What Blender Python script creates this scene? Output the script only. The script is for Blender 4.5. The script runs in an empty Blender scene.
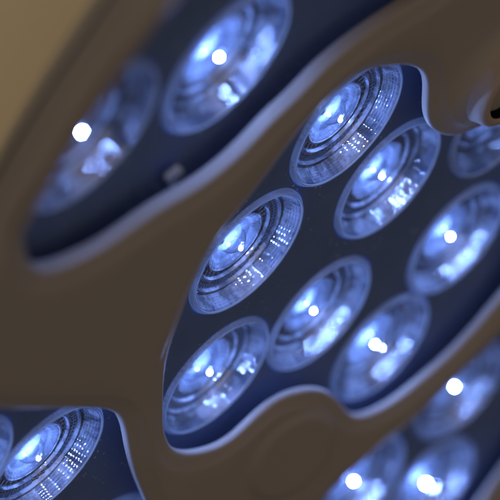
import bpy, bmesh, math, random
from mathutils import Vector, Matrix
from mathutils.geometry import delaunay_2d_cdt

random.seed(4)
sc = bpy.context.scene
col = sc.collection
R_ = math.radians

# ------------------------------------------------------------------ camera model
F = 2300.0                      # focal length in photo pixels (photo is 500 wide)
CAM = Vector((0.0, 0.0, 1.45))
PHI = R_(49.0)
UX, UY = math.cos(PHI), -math.sin(PHI)      # in-plane axis that stays at one depth (image axes, y down)
VX, VY = math.sin(PHI), math.cos(PHI)       # in-plane axis that recedes
Z0 = 0.312                      # distance of the focused line
TH0 = R_(67.0)                  # tilt of the lamp face at that line
RAD = 0.62                      # radius of the concave lamp face
CV, CZ = RAD * math.sin(TH0), Z0 - RAD * math.cos(TH0)


def unproject(px, py, h):
    """photo pixel -> (u, a) on the bowl lying h above the lens plane"""
    x, y = (px - 250.0) / F, (py - 250.0) / F
    ru, rv = x * UX + y * UY, x * VX + y * VY
    A = rv * rv + 1
    B = -2 * (rv * CV + CZ)
    C = CV * CV + CZ * CZ - (RAD - h) ** 2
    q = math.sqrt(max(B * B - 4 * A * C, 0))
    best = None
    for t in ((-B - q) / (2 * A), (-B + q) / (2 * A)):
        th = math.atan2(CV - t * rv, t - CZ)
        al = TH0 - th
        if best is None or abs(al) < abs(best[0]):
            best = (al, t)
    al, t = best
    return Vector((t * ru, al * RAD))


def to_world(U, V, Z):
    X = UX * U + VX * V
    Yd = UY * U + VY * V
    return CAM + Vector((X, Z, -Yd))


def bowl(u, a, h):
    th = TH0 - a / RAD
    r = RAD - h
    return to_world(u, CV - r * math.sin(th), CZ + r * math.cos(th))


def frame(a):
    """world axes (u, tangent, normal) at arc a"""
    th = TH0 - a / RAD
    o = to_world(0, 0, 0)
    u = to_world(1, 0, 0) - o
    t = to_world(0, math.cos(th), math.sin(th)) - o
    n = to_world(0, math.sin(th), -math.cos(th)) - o
    return u, t, n


# ------------------------------------------------------------------ materials
def new_mat(name):
    m = bpy.data.materials.new(name)
    m.use_nodes = True
    nt = m.node_tree
    nt.nodes.clear()
    out = nt.nodes.new('ShaderNodeOutputMaterial')
    return m, nt, out


def principled(name, color, rough=0.5, metal=0.0, spec=0.5, bump=0.0, bump_scale=900.0, tint=None, tint_scale=40.0, dust=None):
    m, nt, out = new_mat(name)
    p = nt.nodes.new('ShaderNodeBsdfPrincipled')
    p.inputs['Base Color'].default_value = (*color, 1)
    p.inputs['Roughness'].default_value = rough
    p.inputs['Metallic'].default_value = metal
    p.inputs['Specular IOR Level'].default_value = spec
    nt.links.new(p.outputs[0], out.inputs[0])
    tc = nt.nodes.new('ShaderNodeTexCoord')
    if tint:
        n = nt.nodes.new('ShaderNodeTexNoise')
        n.inputs['Scale'].default_value = tint_scale
        n.inputs['Detail'].default_value = 4
        mx = nt.nodes.new('ShaderNodeMix')
        mx.data_type = 'RGBA'
        mx.inputs['A'].default_value = (*color, 1)
        mx.inputs['B'].default_value = (*tint, 1)
        nt.links.new(tc.outputs['Object'], n.inputs['Vector'])
        nt.links.new(n.outputs['Fac'], mx.inputs['Factor'])
        nt.links.new(mx.outputs['Result'], p.inputs['Base Color'])
    if dust:                                     # sparse lint specks
        vo = nt.nodes.new('ShaderNodeTexVoronoi')
        vo.inputs['Scale'].default_value = 900
        n2 = nt.nodes.new('ShaderNodeTexNoise')
        n2.inputs['Scale'].default_value = 130
        sb = nt.nodes.new('ShaderNodeMath')
        sb.operation = 'MULTIPLY_ADD'
        sb.inputs[1].default_value = 0.55
        sb.inputs[2].default_value = -0.19
        lt = nt.nodes.new('ShaderNodeMath')
        lt.operation = 'LESS_THAN'
        md = nt.nodes.new('ShaderNodeMix')
        md.data_type = 'RGBA'
        md.inputs['B'].default_value = (*dust, 1)
        nt.links.new(tc.outputs['Object'], vo.inputs['Vector'])
        nt.links.new(tc.outputs['Object'], n2.inputs['Vector'])
        nt.links.new(n2.outputs['Fac'], sb.inputs[0])
        nt.links.new(vo.outputs['Distance'], lt.inputs[0])
        nt.links.new(sb.outputs[0], lt.inputs[1])
        nt.links.new(lt.outputs[0], md.inputs['Factor'])
        nt.links.new(mx.outputs['Result'], md.inputs['A'])
        nt.links.new(md.outputs['Result'], p.inputs['Base Color'])
    if bump:
        n = nt.nodes.new('ShaderNodeTexNoise')
        n.inputs['Scale'].default_value = bump_scale
        n.inputs['Detail'].default_value = 3
        b = nt.nodes.new('ShaderNodeBump')
        b.inputs['Strength'].default_value = bump
        b.inputs['Distance'].default_value = 0.0002
        nt.links.new(tc.outputs['Object'], n.inputs['Vector'])
        nt.links.new(n.outputs['Fac'], b.inputs['Height'])
        nt.links.new(b.outputs[0], p.inputs['Normal'])
    return m


M_PLATE = principled('cover_plastic', (0.43, 0.38, 0.335), 0.6, spec=0.3, bump=0.22, bump_scale=1500,
                     tint=(0.37, 0.315, 0.275), tint_scale=26)
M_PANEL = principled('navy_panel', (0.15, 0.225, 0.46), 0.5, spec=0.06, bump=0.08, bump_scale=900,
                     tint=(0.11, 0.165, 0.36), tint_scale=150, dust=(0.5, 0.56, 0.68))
M_HUB = principled('hub_plastic', (0.42, 0.345, 0.30), 0.6, spec=0.2, bump=0.08)
M_BLACK = principled('black_rubber', (0.006, 0.006, 0.006), 0.8, spec=0.03)
M_FLECK = principled('reflection_fleck_mat', (0.80, 0.88, 1.0), 0.25)  # pale tone for a reflection modelled as a solid piece
M_WALL = principled('tan_wall', (0.50, 0.385, 0.235), 0.9, spec=0.1, tint=(0.47, 0.36, 0.215), tint_scale=3)
M_HOUSE = principled('housing_plastic', (0.34, 0.28, 0.235), 0.5, spec=0.4)


def lens_mat(name, dif, gl, rough, mixf, trans=0.0, clear=0.0, facet=0.0, mottle=0.0):
    """clear moulded acrylic: some light passes straight through, some scatters, some mirrors"""
    m, nt, out = new_mat(name)
    d = nt.nodes.new('ShaderNodeBsdfDiffuse')
    d.inputs[0].default_value = (*dif, 1)
    tr = nt.nodes.new('ShaderNodeBsdfTranslucent')
    tr.inputs[0].default_value = (*dif, 1)
    g = nt.nodes.new('ShaderNodeBsdfGlossy')
    g.inputs['Color'].default_value = (*gl, 1)
    g.inputs['Roughness'].default_value = rough
    if facet:                                    # fine moulded prism texture
        tc = nt.nodes.new('ShaderNodeTexCoord')
        vo = nt.nodes.new('ShaderNodeTexVoronoi')
        vo.inputs['Scale'].default_value = 2100
        bp = nt.nodes.new('ShaderNodeBump')
        bp.inputs['Strength'].default_value = facet
        bp.inputs['Distance'].default_value = 0.00012
        nt.links.new(tc.outputs['Object'], vo.inputs['Vector'])
        nt.links.new(vo.outputs['Distance'], bp.inputs['Height'])
        nt.links.new(bp.outputs[0], g.inputs['Normal'])
    cl = nt.nodes.new('ShaderNodeBsdfTransparent')
    cl.inputs[0].default_value = (0.86, 0.92, 1.0, 1)

    def mix(a, b, f):
        n = nt.nodes.new('ShaderNodeMixShader')
        n.inputs[0].default_value = f
        nt.links.new(a.outputs[0], n.inputs[1])
        nt.links.new(b.outputs[0], n.inputs[2])
        return n
    if mottle:                                   # uneven facet light painted as random colour patches, different in every lens
        tc2 = nt.nodes.new('ShaderNodeTexCoord')
        oi = nt.nodes.new('ShaderNodeObjectInfo')
        vm = nt.nodes.new('ShaderNodeVectorMath')
        vm.operation = 'ADD'
        cx = nt.nodes.new('ShaderNodeCombineXYZ')
        nt.links.new(oi.outputs['Random'], cx.inputs[0])
        nt.links.new(oi.outputs['Random'], cx.inputs[2])
        nt.links.new(tc2.outputs['Object'], vm.inputs[0])
        nt.links.new(cx.outputs[0], vm.inputs[1])
        n1 = nt.nodes.new('ShaderNodeTexNoise')
        n1.inputs['Scale'].default_value = 260
        n1.inputs['Detail'].default_value = 5
        n1.inputs['Roughness'].default_value = 0.65
        nt.links.new(vm.outputs[0], n1.inputs['Vector'])
        rp = nt.nodes.new('ShaderNodeValToRGB')
        rp.color_ramp.elements[0].position = 0.40
        rp.color_ramp.elements[0].color = (*[c * (1 - mottle) for c in dif], 1)
        rp.color_ramp.elements[1].position = 0.62
        rp.color_ramp.elements[1].color = (*dif, 1)
        nt.links.new(n1.outputs['Fac'], rp.inputs['Fac'])
        nt.links.new(rp.outputs[0], d.inputs[0])
        nt.links.new(rp.outputs[0], tr.inputs[0])
    x = mix(mix(mix(d, tr, trans), g, mixf), cl, clear)
    nt.links.new(x.outputs[0], out.inputs[0])
    return m


M_CUP = lens_mat('moulded_lens', (0.62, 0.70, 0.86), (0.88, 0.93, 1.0), 0.07, 0.40, trans=0.35, clear=0.26, facet=0.16, mottle=0.84)
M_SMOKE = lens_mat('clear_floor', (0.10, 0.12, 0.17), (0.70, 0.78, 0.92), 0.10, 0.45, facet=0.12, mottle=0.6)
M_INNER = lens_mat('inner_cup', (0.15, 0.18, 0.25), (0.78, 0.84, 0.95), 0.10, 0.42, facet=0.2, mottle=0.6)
M_RIM = lens_mat('lens_flange', (0.82, 0.92, 1.0), (0.85, 0.9, 1.0), 0.10, 0.12, trans=0.6, clear=0.40)


def clear_mat(name):
    m, nt, out = new_mat(name)
    t = nt.nodes.new('ShaderNodeBsdfTransparent')
    t.inputs[0].default_value = (0.93, 0.95, 0.98, 1)
    g = nt.nodes.new('ShaderNodeBsdfGlossy')
    g.inputs['Roughness'].default_value = 0.05
    fr = nt.nodes.new('ShaderNodeFresnel')
    fr.inputs['IOR'].default_value = 1.5
    mix = nt.nodes.new('ShaderNodeMixShader')
    nt.links.new(fr.outputs[0], mix.inputs[0])
    nt.links.new(t.outputs[0], mix.inputs[1])
    nt.links.new(g.outputs[0], mix.inputs[2])
    nt.links.new(mix.outputs[0], out.inputs[0])
    return m


M_BULB = clear_mat('clear_dome')


def led_mat(name, strength):
    m, nt, out = new_mat(name)
    e = nt.nodes.new('ShaderNodeEmission')
    e.inputs[0].default_value = (0.245, 0.40, 1.0, 1)
    e.inputs[1].default_value = strength
    nt.links.new(e.outputs[0], out.inputs[0])
    return m


M_LED = {'bright': led_mat('led_bright', 2250.0), 'mid': led_mat('led_mid', 1350.0), 'dim': led_mat('led_dim', 900.0), 'reflected': led_mat('led_reflected', 9.0)}  # last entry glows in place of a chip's reflection


# ------------------------------------------------------------------ object helpers
def link(name, me, parent=None, mat=None):
    o = bpy.data.objects.new(name, me)
    col.objects.link(o)
    if mat:
        me.materials.append(mat)
    if parent:
        o.parent = parent
    return o


def finish(bm, name, smooth=True, angle=40):
    bmesh.ops.remove_doubles(bm, verts=bm.verts, dist=2e-6)
    bmesh.ops.recalc_face_normals(bm, faces=bm.faces)
    me = bpy.data.meshes.new(name)
    bm.to_mesh(me)
    bm.free()
    if smooth:
        for p in me.polygons:
            p.use_smooth = True
        me.set_sharp_from_angle(angle=R_(angle))
    return me


def catmull(pts, n_per=10):
    out = []
    n = len(pts)
    for i in range(n):
        p0, p1, p2, p3 = pts[i - 1], pts[i], pts[(i + 1) % n], pts[(i + 2) % n]
        # centripetal parametrisation
        t0 = 0.0
        t1 = t0 + max((p1 - p0).length, 1e-7) ** 0.5
        t2 = t1 + max((p2 - p1).length, 1e-7) ** 0.5
        t3 = t2 + max((p3 - p2).length, 1e-7) ** 0.5
        for k in range(n_per):
            t = t1 + (t2 - t1) * k / n_per
            a1 = p0 * ((t1 - t) / (t1 - t0)) + p1 * ((t - t0) / (t1 - t0))
            a2 = p1 * ((t2 - t) / (t2 - t1)) + p2 * ((t - t1) / (t2 - t1))
            a3 = p2 * ((t3 - t) / (t3 - t2)) + p3 * ((t - t2) / (t3 - t2))
            b1 = a1 * ((t2 - t) / (t2 - t0)) + a2 * ((t - t0) / (t2 - t0))
            b2 = a2 * ((t3 - t) / (t3 - t1)) + a3 * ((t - t1) / (t3 - t1))
            out.append(b1 * ((t2 - t) / (t2 - t1)) + b2 * ((t - t1) / (t2 - t1)))
    return out


def resample(pts, step):
    L = [0.0]
    n = len(pts)
    for i in range(n):
        L.append(L[-1] + (pts[(i + 1) % n] - pts[i]).length)
    m = max(12, int(L[-1] / step))
    out, j = [], 0
    for k in range(m):
        s = L[-1] * k / m
        while L[j + 1] < s:
            j += 1
        f = (s - L[j]) / max(L[j + 1] - L[j], 1e-9)
        out.append(pts[j].lerp(pts[(j + 1) % n], f))
    return out


def smooth_loop(pts, it):
    for _ in range(it):
        n = len(pts)
        pts = [pts[i] * 0.5 + (pts[i - 1] + pts[(i + 1) % n]) * 0.25 for i in range(n)]
    return pts


def area(p):
    return 0.5 * sum(p[i - 1].x * p[i].y - p[i].x * p[i - 1].y for i in range(len(p)))


def inside(pt, poly):
    x, y = pt
    c = False
    n = len(poly)
    j = n - 1
    for i in range(n):
        xi, yi = poly[i]
        xj, yj = poly[j]
        if (yi > y) != (yj > y) and x < (xj - xi) * (y - yi) / (yj - yi) + xi:
            c = not c
        j = i
    return c


def offset(poly, d):
    """push a CCW loop outwards by d"""
    n = len(poly)
    out = []
    for i in range(n):
        t = (poly[(i + 1) % n] - poly[i - 1])
        if t.length < 1e-9:
            t = Vector((1, 0))
        t.normalize()
        out.append(poly[i] + Vector((t.y, -t.x)) * d)
    return out


HUB_UV = [None]
PAD_UV = [None]


def swell(p):
    """the cover rises in a fillet towards the hub"""
    if HUB_UV[0] is None:
        return 0.0
    f = (0.0125 - (p - HUB_UV[0]).length) / 0.0058
    s = 0.0 if f <= 0 else 0.0017 * min(f, 1.15) ** 2.6
    d = p - PAD_UV[0]                       # low round pad between the two lower windows
    q = min(1.0, max(0.0, (1.0 - math.hypot(d.x / 0.0088, d.y / 0.0125)) / 0.22))
    return s + 0.0007 * q * q * (3 - 2 * q)


def fill(bm, outer, holes, h, grid, origin, extra=()):
    """triangulated sheet between loops at height h on the bowl"""
    verts, edges = [], []
    for lp in [outer] + holes:
        b = len(verts)
        verts += [v.copy() for v in lp]
        edges += [(b + i, b + (i + 1) % len(lp)) for i in range(len(lp))]
    xs = [v.x for v in outer]
    ys = [v.y for v in outer]
    y = min(ys) + grid / 2
    row = 0
    while y < max(ys):
        x = min(xs) + grid / 2 + (row % 2) * grid / 2
        while x < max(xs):
            verts.append(Vector((x, y)))
            x += grid
        y += grid
        row += 1
    if extra:
        verts = [v for i, v in enumerate(verts) if i < len(edges) or (v - HUB_UV[0]).length > 0.0135]
    verts += [v.copy() for v in extra if inside(v, outer) and not any(inside(v, hl) for hl in holes)]
    V, E, Fc, *_ = delaunay_2d_cdt(verts, edges, [], 0, 1e-7)
    bv = {}
    for f in Fc:
        c = sum((V[i] for i in f), Vector((0, 0))) / len(f)
        if not inside(c, outer) or any(inside(c, hl) for hl in holes):
            continue
        vs = []
        for i in f:
            if i not in bv:
                bv[i] = bm.verts.new(bowl(V[i].x, V[i].y, h + swell(V[i])) - origin)
            vs.append(bv[i])
        bm.faces.new(vs)


def loft(bm, loops, origin):
    """loops: list of (points, height); bridges successive closed loops"""
    prev = None
    for pts, h in loops:
        cur = [bm.verts.new(bowl(p.x, p.y, h + swell(p)) - origin) for p in pts]
        if prev:
            n = len(cur)
            for i in range(n):
                bm.faces.new((prev[i], prev[(i + 1) % n], cur[(i + 1) % n], cur[i]))
        prev = cur


def lathe(bm, prof, seg, z_fn=None, r_fn=None, close_first=False, close_last=False):
    rings = []
    for k, (r, z) in enumerate(prof):
        ring = []
        for s in range(seg):
            t = 2 * math.pi * s / seg
            rr = r + (r_fn(k, t) if r_fn else 0)
            zz = z + (z_fn(k, t) if z_fn else 0)
            ring.append(bm.verts.new((rr * math.cos(t), rr * math.sin(t), zz)))
        rings.append(ring)
    for a, b in zip(rings, rings[1:]):
        for s in range(seg):
            bm.faces.new((a[s], a[(s + 1) % seg], b[(s + 1) % seg], b[s]))
    if close_first:
        bm.faces.new(rings[0])
    if close_last:
        bm.faces.new(rings[-1])


# ------------------------------------------------------------------ outlines (photo pixels of real edges)
H_TOP, H_BOT = 0.0056, 0.0035        # cover plate above the lens plane

W_CENTRE = [(395, 67), (410, 67), (420, 70), (427, 77), (429.5, 90), (428.5, 105), (429, 118), (432, 127), (439, 134),
            (450, 137.5), (463, 136), (476, 130), (490, 126), (510, 122), (530, 130), (540, 175), (535, 240),
            (518, 280), (500, 302), (480, 326), (460, 348), (440, 367), (420, 384), (400, 400), (382, 411), (368, 417),
            (356, 418), (347, 410), (336, 398), (320, 391), (301, 393), (280, 401), (260, 416), (248, 428), (231, 443),
            (207, 453), (185, 455), (174, 450), (168, 439), (165, 424), (165, 404), (166, 380), (169, 357),
            (176, 335), (185, 311), (194, 287), (203, 267), (214, 247), (232, 221), (250, 200), (275, 167), (293, 142),
            (320, 110), (346, 85), (369, 72)]
W_UPPER = [(31, 262), (36, 270), (48, 274), (65, 270), (85, 261), (107, 250), (135, 231), (162, 212), (200, 190),
           (226, 171), (250, 149), (276, 121), (300, 99), (322, 75), (347, 53), (375, 32), (401, 14), (425, 0),
           (455, -18), (475, -45), (460, -80), (400, -105), (320, -108), (260, -80), (215, -36), (183, 0), (168, 16),
           (150, 35), (124, 66), (105, 93), (88, 120), (70, 148), (50, 182), (34, 202), (26, 222), (26, 245)]
W_LOWER = [(-40, 411), (0, 411), (35, 411), (70, 410), (98, 410), (111, 412), (120, 417), (126, 430), (130, 452),
           (137, 478), (146, 499), (158, 530), (165, 565), (140, 600), (60, 615), (-40, 600), (-85, 560), (-95, 490),
           (-80, 430)]
W_FAR = [(530, 318), (512, 326), (497, 340), (483, 353), (470, 366), (454, 382), (440, 395), (415, 421), (385, 445),
         (356, 469), (330, 495), (312, 520), (302, 550), (315, 575), (360, 582), (420, 560), (465, 525), (497, 482),
         (525, 440), (548, 390), (552, 345)]
OUTER = [(107, 15), (83, 50), (62, 80), (40, 113), (20, 145), (2, 176), (-20, 215), (-48, 270), (-75, 330), (-105, 400),
         (-130, 480), (-135, 560), (-100, 630), (-20, 670), (100, 680), (240, 660), (380, 630), (500, 560), (570, 480),
         (610, 380), (630, 260), (630, 120), (610, -20), (560, -110), (480, -160), (380, -175), (290, -160), (215, -115),
         (160, -55), (132, -20)]


def ccw(p):
    return p if area(p) > 0 else p[::-1]


def outline(px, h, step=0.0011, sm=3):
    pts = [unproject(x, y, h) for x, y in px]
    return ccw(smooth_loop(resample(catmull(pts), step), sm))


windows = [outline(w, H_TOP - 0.0006) for w in (W_CENTRE, W_UPPER, W_LOWER, W_FAR)]
RIM_R = 0.0035
outer = outline(OUTER, H_TOP - RIM_R, 0.002, 4)

# ------------------------------------------------------------------ the lamp
root_loc = bowl(0, 0.01, -0.02)
lamp = bpy.data.objects.new('surgical_lamp', None)
lamp.empty_display_size = 0.02
lamp.location = root_loc
col.objects.link(lamp)
lamp['label'] = 'beige surgical operating lamp with round blue LED lenses glowing behind its cover windows'
lamp['category'] = 'lamp'
O = root_loc

HUB_UV[0] = unproject(494, 74, H_TOP)
PAD_UV[0] = unproject(291, 456, H_TOP)
ring_pts = [HUB_UV[0] + Vector((math.cos(t), math.sin(t))) * r for r in [0.0055 + 0.0006 * k for k in range(14)]
            for t in [2 * math.pi * (q + 0.5 * (round(r * 1e4) % 2)) / 72 for q in range(72)]]
ring_pts += [PAD_UV[0] + Vector((0.0088 * math.cos(t), 0.0125 * math.sin(t))) * r for r in [0.6 + 0.045 * k for k in range(11)]
             for t in [2 * math.pi * q / 80 for q in range(80)]]
# cover plate: front sheet, soft lip round each window, inner walls, underside
bm = bmesh.new()
LIP = [(0.0030, 0.0), (0.0027, -0.00006), (0.0023, -0.00024), (0.0015, -0.00046), (0.0008, -0.00062), (0.00035, -0.00076),
       (0.00012, -0.00092), (0.0, -0.00115)]
lip_loops = []
for wi, w in enumerate(windows):
    hb = H_BOT - (0.0008 if wi == 1 else 0.0)
    loops = []
    for d, dz in LIP:
        p = offset(w, d)
        if d > 0.001:
            p = smooth_loop(p, 4)
        loops.append((p, H_TOP + dz))
    lip_loops.append(loops[0][0])
    loops += [(w, hb + 0.0003), (offset(w, 0.0001), hb + 0.0001), (offset(w, 0.0003), hb)]
    if wi == 1:
        loops.append((offset(w, 0.0006), H_BOT))
    loft(bm, loops, O)
o_in = smooth_loop(offset(outer, -RIM_R), 6)
oloops = []
for k in range(7):
    t = math.pi / 2 * k / 6
    f = 1 - math.sin(t)
    oloops.append(([a.lerp(b, math.sin(t)) for a, b in zip(o_in, outer)], H_TOP - RIM_R * (1 - math.cos(t))))
loft(bm, oloops, O)
fill(bm, o_in, lip_loops, H_TOP, 0.004, O, ring_pts)
fill(bm, smooth_loop(offset(outer, -0.006), 6), [offset(w, 0.0006 if wi == 1 else 0.0003) for wi, w in enumerate(windows)], H_BOT, 0.008, O)
HUB = HUB_UV[0]
HUB_UV[0] = None
plate = link('cover_plate', finish(bm, 'cover_plate', angle=35), lamp, M_PLATE)

# housing: the shell behind the cover
bm = bmesh.new()
h_edge = H_TOP - RIM_R
back = smooth_loop(offset(outer, -0.032), 30)
loft(bm, [(offset(outer, -0.0004), h_edge - 0.0002), (offset(outer, -0.0016), h_edge - 0.0010),
          (smooth_loop(offset(outer, -0.012), 10), -0.0054), (smooth_loop(offset(outer, -0.022), 20), -0.0086), (back, -0.0115)], O)
fill(bm, back, [], -0.0115, 0.012, O)
housing = link('housing', finish(bm, 'housing', angle=35), lamp, M_HOUSE)

# ------------------------------------------------------------------ LED lenses
LS = 0.905
LR = 0.01172 * LS                 # lens radius with its flange
mm = 0.001
lens_px = [  # centre in the photo, LED brightness, turn of the module
    (91, 138, 'dim', 20), (228, 62, 'bright', -10), (348, 124, 'bright', 15), (248, 253, 'bright', 5),
    (389, 180, 'bright', 30), (216, 377, 'bright', 0), (320, 315, 'bright', 40), (381, 348, 'bright', 70),
    (457, 240, 'bright', 45), (500, 120, 'dim', 10), (45, 464, 'bright', -20), (-50, 482, 'bright', 12),
    (98, 551, 'mid', 33), (460, 390, 'mid', 80), (431, 487, 'bright', -30), (359, 485, 'bright', 25)]
lens_uv = [unproject(x, y, 0.0) for x, y, *_ in lens_px]

# panel with a hole at every lens
bm = bmesh.new()
holes = []
for c in lens_uv:
    holes.append([c + Vector((math.cos(t), math.sin(t))) * (LR + 0.0002) for t in [2 * math.pi * k / 72 for k in range(72)]])
PH = -0.0003
p_out = smooth_loop(offset(outer, -0.003), 4)
fill(bm, p_out, holes, PH, 0.006, O)
for hl in holes:
    loft(bm, [(hl, PH), (hl, PH - 0.0015)], O)
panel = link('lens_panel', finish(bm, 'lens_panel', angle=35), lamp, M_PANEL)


def cup_mesh():
    """stepped, pillow-faceted dish of one lens (local z is the beam axis)"""
    bm = bmesh.new()
    rnd = random.Random(11)
    NP, SUB, ROWS = 66, 6, 6
    seg = NP * SUB
    prof, pil = [], []
    tilt = [[rnd.gauss(0, 1) for _ in range(NP)] for _ in range(ROWS + 1)]
    patch = [0.55 + 0.6 * min(1, max(0, 0.5 + 0.9 * math.sin(2 * math.pi * k / NP * 3 + 0.7) + 0.5 * math.sin(2 * math.pi * k / NP * 7)))
             for k in range(NP)]

    def run(r0, z0, r1, z1, n, amp=0.0, rows=1, mode=0):
        for k in range(n + 1):
            f = k / n
            prof.append((r0 + (r1 - r0) * f, z0 + (z1 - z0) * f))
            nx, nz = (z1 - z0), (r0 - r1)
            l = math.hypot(nx, nz) or 1
            s = math.sin(math.pi * ((f * rows) % 1.0)) if 0 < k < n else 0
            pil.append((amp * s, nx / l, nz / l, mode, min(int(f * rows), rows - 1), (f * rows) % 1.0))
    run(11.05, 0.22, 10.9, 0.20, 2)
    run(10.85, 0.14, 9.75, -2.4, 36, amp=0.115, rows=ROWS, mode=1)    # faceted wall
    run(9.6, -2.5, 9.2, -2.2, 3)
    run(9.1, -2.2, 8.9, -2.7, 2)
    run(8.85, -2.75, 7.6, -2.9, 12, amp=0.09, rows=2, mode=1)
    run(7.5, -2.8, 7.2, -2.6, 3)
    run(7.1, -2.6, 6.9, -3.1, 2)
    run(6.85, -3.1, 5.8, -3.25, 8, amp=0.08, rows=2, mode=2)
    run(5.75, -2.85, 5.45, -2.75, 2)
    run(5.35, -2.85, 4.1, -3.5, 10, amp=0.10, rows=2, mode=2)
    run(4.0, -3.6, 2.4, -3.9, 6, amp=0.06, rows=2, mode=2)
    run(2.3, -3.95, 0.05, -4.0, 3)

    def disp(k, t):
        a, nx, nz, mode, row, fr = pil[k]
        if not a:
            return 0.0
        m = 1.0
        if mode == 1:
            q = t * NP / (2 * math.pi)
            c = int(q + 1e-6) % NP
            m = abs(math.sin(t * NP / 2)) * patch[c]
            m += 0.5 * tilt[row][c] * (q % 1.0 - 0.5) * m
            g = (q / NP) % 1.0
            for g0, sg in ((0.55, 1), (0.22, -1)):                  # slanted prisms, shaped to add a second highlight
                if g0 < g < g0 + 0.075:
                    w = ((g - g0) / 0.025) % 1.0
                    m = -3.0 * (w if sg > 0 else 1 - w)
        elif mode == 2:
            m = abs(math.sin(t * NP / 4))
        return a * m
    lathe(bm, [(r * mm, z * mm) for r, z in prof], seg,
          z_fn=lambda k, t: disp(k, t) * pil[k][2] * mm, r_fn=lambda k, t: disp(k, t) * pil[k][1] * mm, close_last=True)
    me = finish(bm, 'led_lens', angle=50)
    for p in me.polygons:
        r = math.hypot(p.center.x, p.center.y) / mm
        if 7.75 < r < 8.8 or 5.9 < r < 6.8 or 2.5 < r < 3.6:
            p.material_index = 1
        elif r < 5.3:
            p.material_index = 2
    return me


def rim_mesh():
    bm = bmesh.new()
    NR = 72
    seg = NR * 6
    prof = [(10.95, 0.1), (11.0, 0.30), (11.08, 0.44), (11.2, 0.48), (11.32, 0.42), (11.38, 0.26), (11.4, 0.12),
            (11.43, 0.03), (11.5, -0.02), (11.58, -0.06), (11.68, -0.12), (11.72, -0.2), (11.72, -0.6)]
    amp = [0, 0, 0, 0, 0, 0.0, 0.05, 0.11, 0.14, 0.14, 0.10, 0.04, 0]
    lathe(bm, [(r * mm, z * mm) for r, z in prof], seg, z_fn=lambda k, t: amp[k] * math.cos(t * NR) * mm)
    return finish(bm, 'lens_rim', angle=60)


def bulb_mesh():
    bm = bmesh.new()
    prof = []
    for k in range(13):
        t = math.pi / 2 * k / 12
        prof.append((2.35 * mm * math.cos(t) + 1e-6, (-3.75 + 2.35 * math.sin(t)) * mm))
    lathe(bm, prof, 40)
    return finish(bm, 'bulb')


def chip_mesh(r, sq):
    bm = bmesh.new()
    bmesh.ops.create_uvsphere(bm, u_segments=16, v_segments=10, radius=r)
    for v in bm.verts:
        v.co.z *= sq
    return finish(bm, 'led_chip_and_reflection')


ME_CUP, ME_RIM, ME_BULB = cup_mesh(), rim_mesh(), bulb_mesh()
ME_CUP.materials.append(M_CUP)
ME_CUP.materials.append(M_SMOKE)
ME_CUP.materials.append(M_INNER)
ME_RIM.materials.append(M_RIM)
ME_BULB.materials.append(M_BULB)
ME_CHIP = {}
for k, m in M_LED.items():
    ME_CHIP[k] = chip_mesh(0.00037, 0.8)
    ME_CHIP[k].materials.append(m)

first = None
for (px, py, br, turn), c in zip(lens_px, lens_uv):
    u, t, n = frame(c.y)
    if u.cross(t).dot(n) < 0:
        u = -u
    rot = Matrix((u, t, n)).transposed()
    if first is None:
        lens = link('led_lens', ME_CUP, lamp)
        kids = [link('lens_rim', ME_RIM, lens), link('bulb', ME_BULB, lens)]
        chip_and_reflection = [link('led_chip_and_reflection', ME_CHIP[br], lens), link('led_chip_and_reflection', ME_CHIP['reflected'], lens)]  # second is the chip's reflection, added as a glowing ball
        first = (lens, kids, chip_and_reflection)
    else:
        lens = first[0].copy()
        col.objects.link(lens)
        lens.parent = lamp
        chip_and_reflection = []
        for s in first[1]:
            k = s.copy()
            col.objects.link(k)
            k.parent = lens
        for s in first[2]:
            k = s.copy()
            k.data = ME_CHIP[br if s is first[2][0] else 'reflected']
            col.objects.link(k)
            k.parent = lens
            chip_and_reflection.append(k)
    lens.location = bowl(c.x, c.y, 0) - O
    lens.scale = (LS, LS, LS)
    lens.rotation_euler = (rot @ Matrix.Rotation(R_(turn), 3, 'Z')).to_euler()
    inv = Matrix.Rotation(R_(-turn), 3, 'Z')
    w = R_(turn * 2 + 20)
    chip_and_reflection[0].location = inv @ Vector((0.0002, 0.0008, -0.0017))
    chip_and_reflection[1].location = inv @ Vector((0.0002 + 0.0009 * math.cos(w), -0.0006 + 0.0006 * math.sin(w), -0.0032))
    chip_and_reflection[1].scale = (0.9, 0.9, 0.9)

# ------------------------------------------------------------------ hub with its black socket
hc = unproject(494, 74, H_TOP)
u, t, n = frame(hc.y)
if u.cross(t).dot(n) < 0:
    u = -u
rot = Matrix((u, t, n)).transposed()
bm = bmesh.new()
prof = [(7.2, 0.2), (7.05, 1.5), (6.85, 2.1), (6.7, 2.7), (6.6, 3.2), (6.45, 3.6), (6.2, 3.9), (5.9, 4.04), (5.5, 4.1), (5.2, 4.1),
        (4.95, 4.0), (4.85, 3.7)]
lathe(bm, [(r * mm, z * mm) for r, z in prof], 96)
hub = link('hub', finish(bm, 'hub', angle=60), lamp, M_HUB)
hub.location = bowl(hc.x, hc.y, H_TOP) - O
hub.rotation_euler = rot.to_euler()
bm = bmesh.new()
lathe(bm, [(4.9 * mm, 3.85 * mm), (4.7 * mm, 3.7 * mm), (4.4 * mm, 1.2 * mm)], 48, close_last=True)
socket = link('socket', finish(bm, 'socket', angle=40), hub, M_BLACK)
socket['label'] = 'black round socket'

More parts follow.
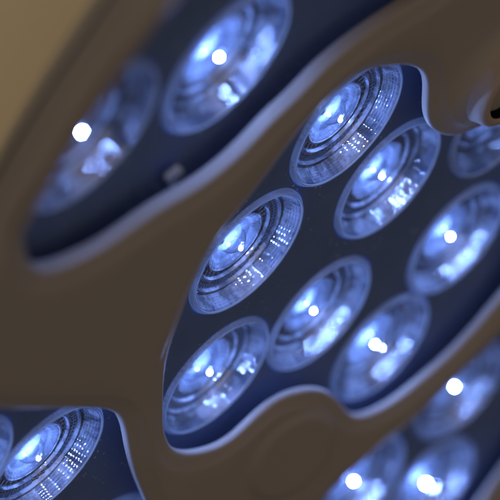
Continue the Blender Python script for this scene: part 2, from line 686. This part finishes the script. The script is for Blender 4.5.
# ------------------------------------------------------------------ reflection in the panel, built as a small solid fleck
bm = bmesh.new()
cp = [(164.5, 175, 0.0014), (177.5, 164.5, 0.0016), (183.5, 170, 0.0013), (171, 188, -0.0004)]
fr = []
for x, y, h in cp:
    p = unproject(x, y, h)
    fr.append((p, h))
top = [bm.verts.new(bowl(p.x, p.y, h) - O) for p, h in fr]
bot = [bm.verts.new(bowl(p.x - 0.0002, p.y + 0.0007, h) - O) for p, h in fr]
bm.faces.new(top)
bm.faces.new(bot[::-1])
for i in range(4):
    bm.faces.new((bot[i], bot[(i + 1) % 4], top[(i + 1) % 4], top[i]))
reflection_fleck = link('reflection_fleck', finish(bm, 'reflection_fleck', smooth=False), lamp, M_FLECK)

# ------------------------------------------------------------------ background wall
bm = bmesh.new()
W, H, T = 2.4, 2.4, 0.1
vs = [bm.verts.new((x, y, z)) for x in (-W, W) for y in (0, T) for z in (-H, H)]
bmesh.ops.convex_hull(bm, input=vs)
wall = link('wall', finish(bm, 'wall', smooth=False), None, M_WALL)
wall.location = (0, 2.2, 1.45)
wall['kind'] = 'structure'

# ------------------------------------------------------------------ light
world = bpy.data.worlds.new('World')
sc.world = world
world.use_nodes = True
bg = world.node_tree.nodes['Background']
bg.inputs[0].default_value = (0.88, 0.87, 0.95, 1)
bg.inputs[1].default_value = 0.045


def area_light(name, loc, target, size, power, color):
    l = bpy.data.lights.new(name, 'AREA')
    l.shape = 'DISK'
    l.size = size
    l.energy = power
    l.color = color
    o = bpy.data.objects.new(name, l)
    col.objects.link(o)
    o.location = loc
    o.rotation_euler = (Vector(target) - Vector(loc)).to_track_quat('-Z', 'Y').to_euler()
    return o


area_light('wall_fill', (-1.2, 1.3, 2.4), (-0.55, 2.2, 1.75), 0.5, 11.0, (1.0, 0.915, 0.80))  # unseen light added to brighten only the wall's upper left
area_light('soft_fill', (0.75, -1.3, 1.45), (0, 0.3, 1.45), 3.4, 9.6, (1.0, 0.80, 0.585))  # unseen warm fill, added to shade the plate and lift the panel

# ------------------------------------------------------------------ camera
cd = bpy.data.cameras.new('camera')
cam = bpy.data.objects.new('camera', cd)
col.objects.link(cam)
cam.location = CAM
cam.rotation_euler = (math.pi / 2, 0, 0)
cd.sensor_width = 36
cd.lens = F / 500 * 36
cd.clip_start = 0.01
cd.clip_end = 50
cd.dof.use_dof = True
cd.dof.focus_distance = Z0
cd.dof.aperture_fstop = cd.lens * 0.001 / 0.0086
cd.dof.aperture_blades = 0
sc.camera = cam

sc.render.engine = 'CYCLES'
sc.cycles.use_denoising = True
try:
    sc.cycles.denoiser = 'OPENIMAGEDENOISE'
except Exception:
    pass
sc.cycles.caustics_reflective = False
sc.cycles.caustics_refractive = False
sc.cycles.max_bounces = 8
sc.cycles.transparent_max_bounces = 12
sc.cycles.sample_clamp_indirect = 6
sc.view_settings.view_transform = 'Standard'
sc.view_settings.look = 'None'
sc.view_settings.exposure = 0
sc.view_settings.gamma = 1
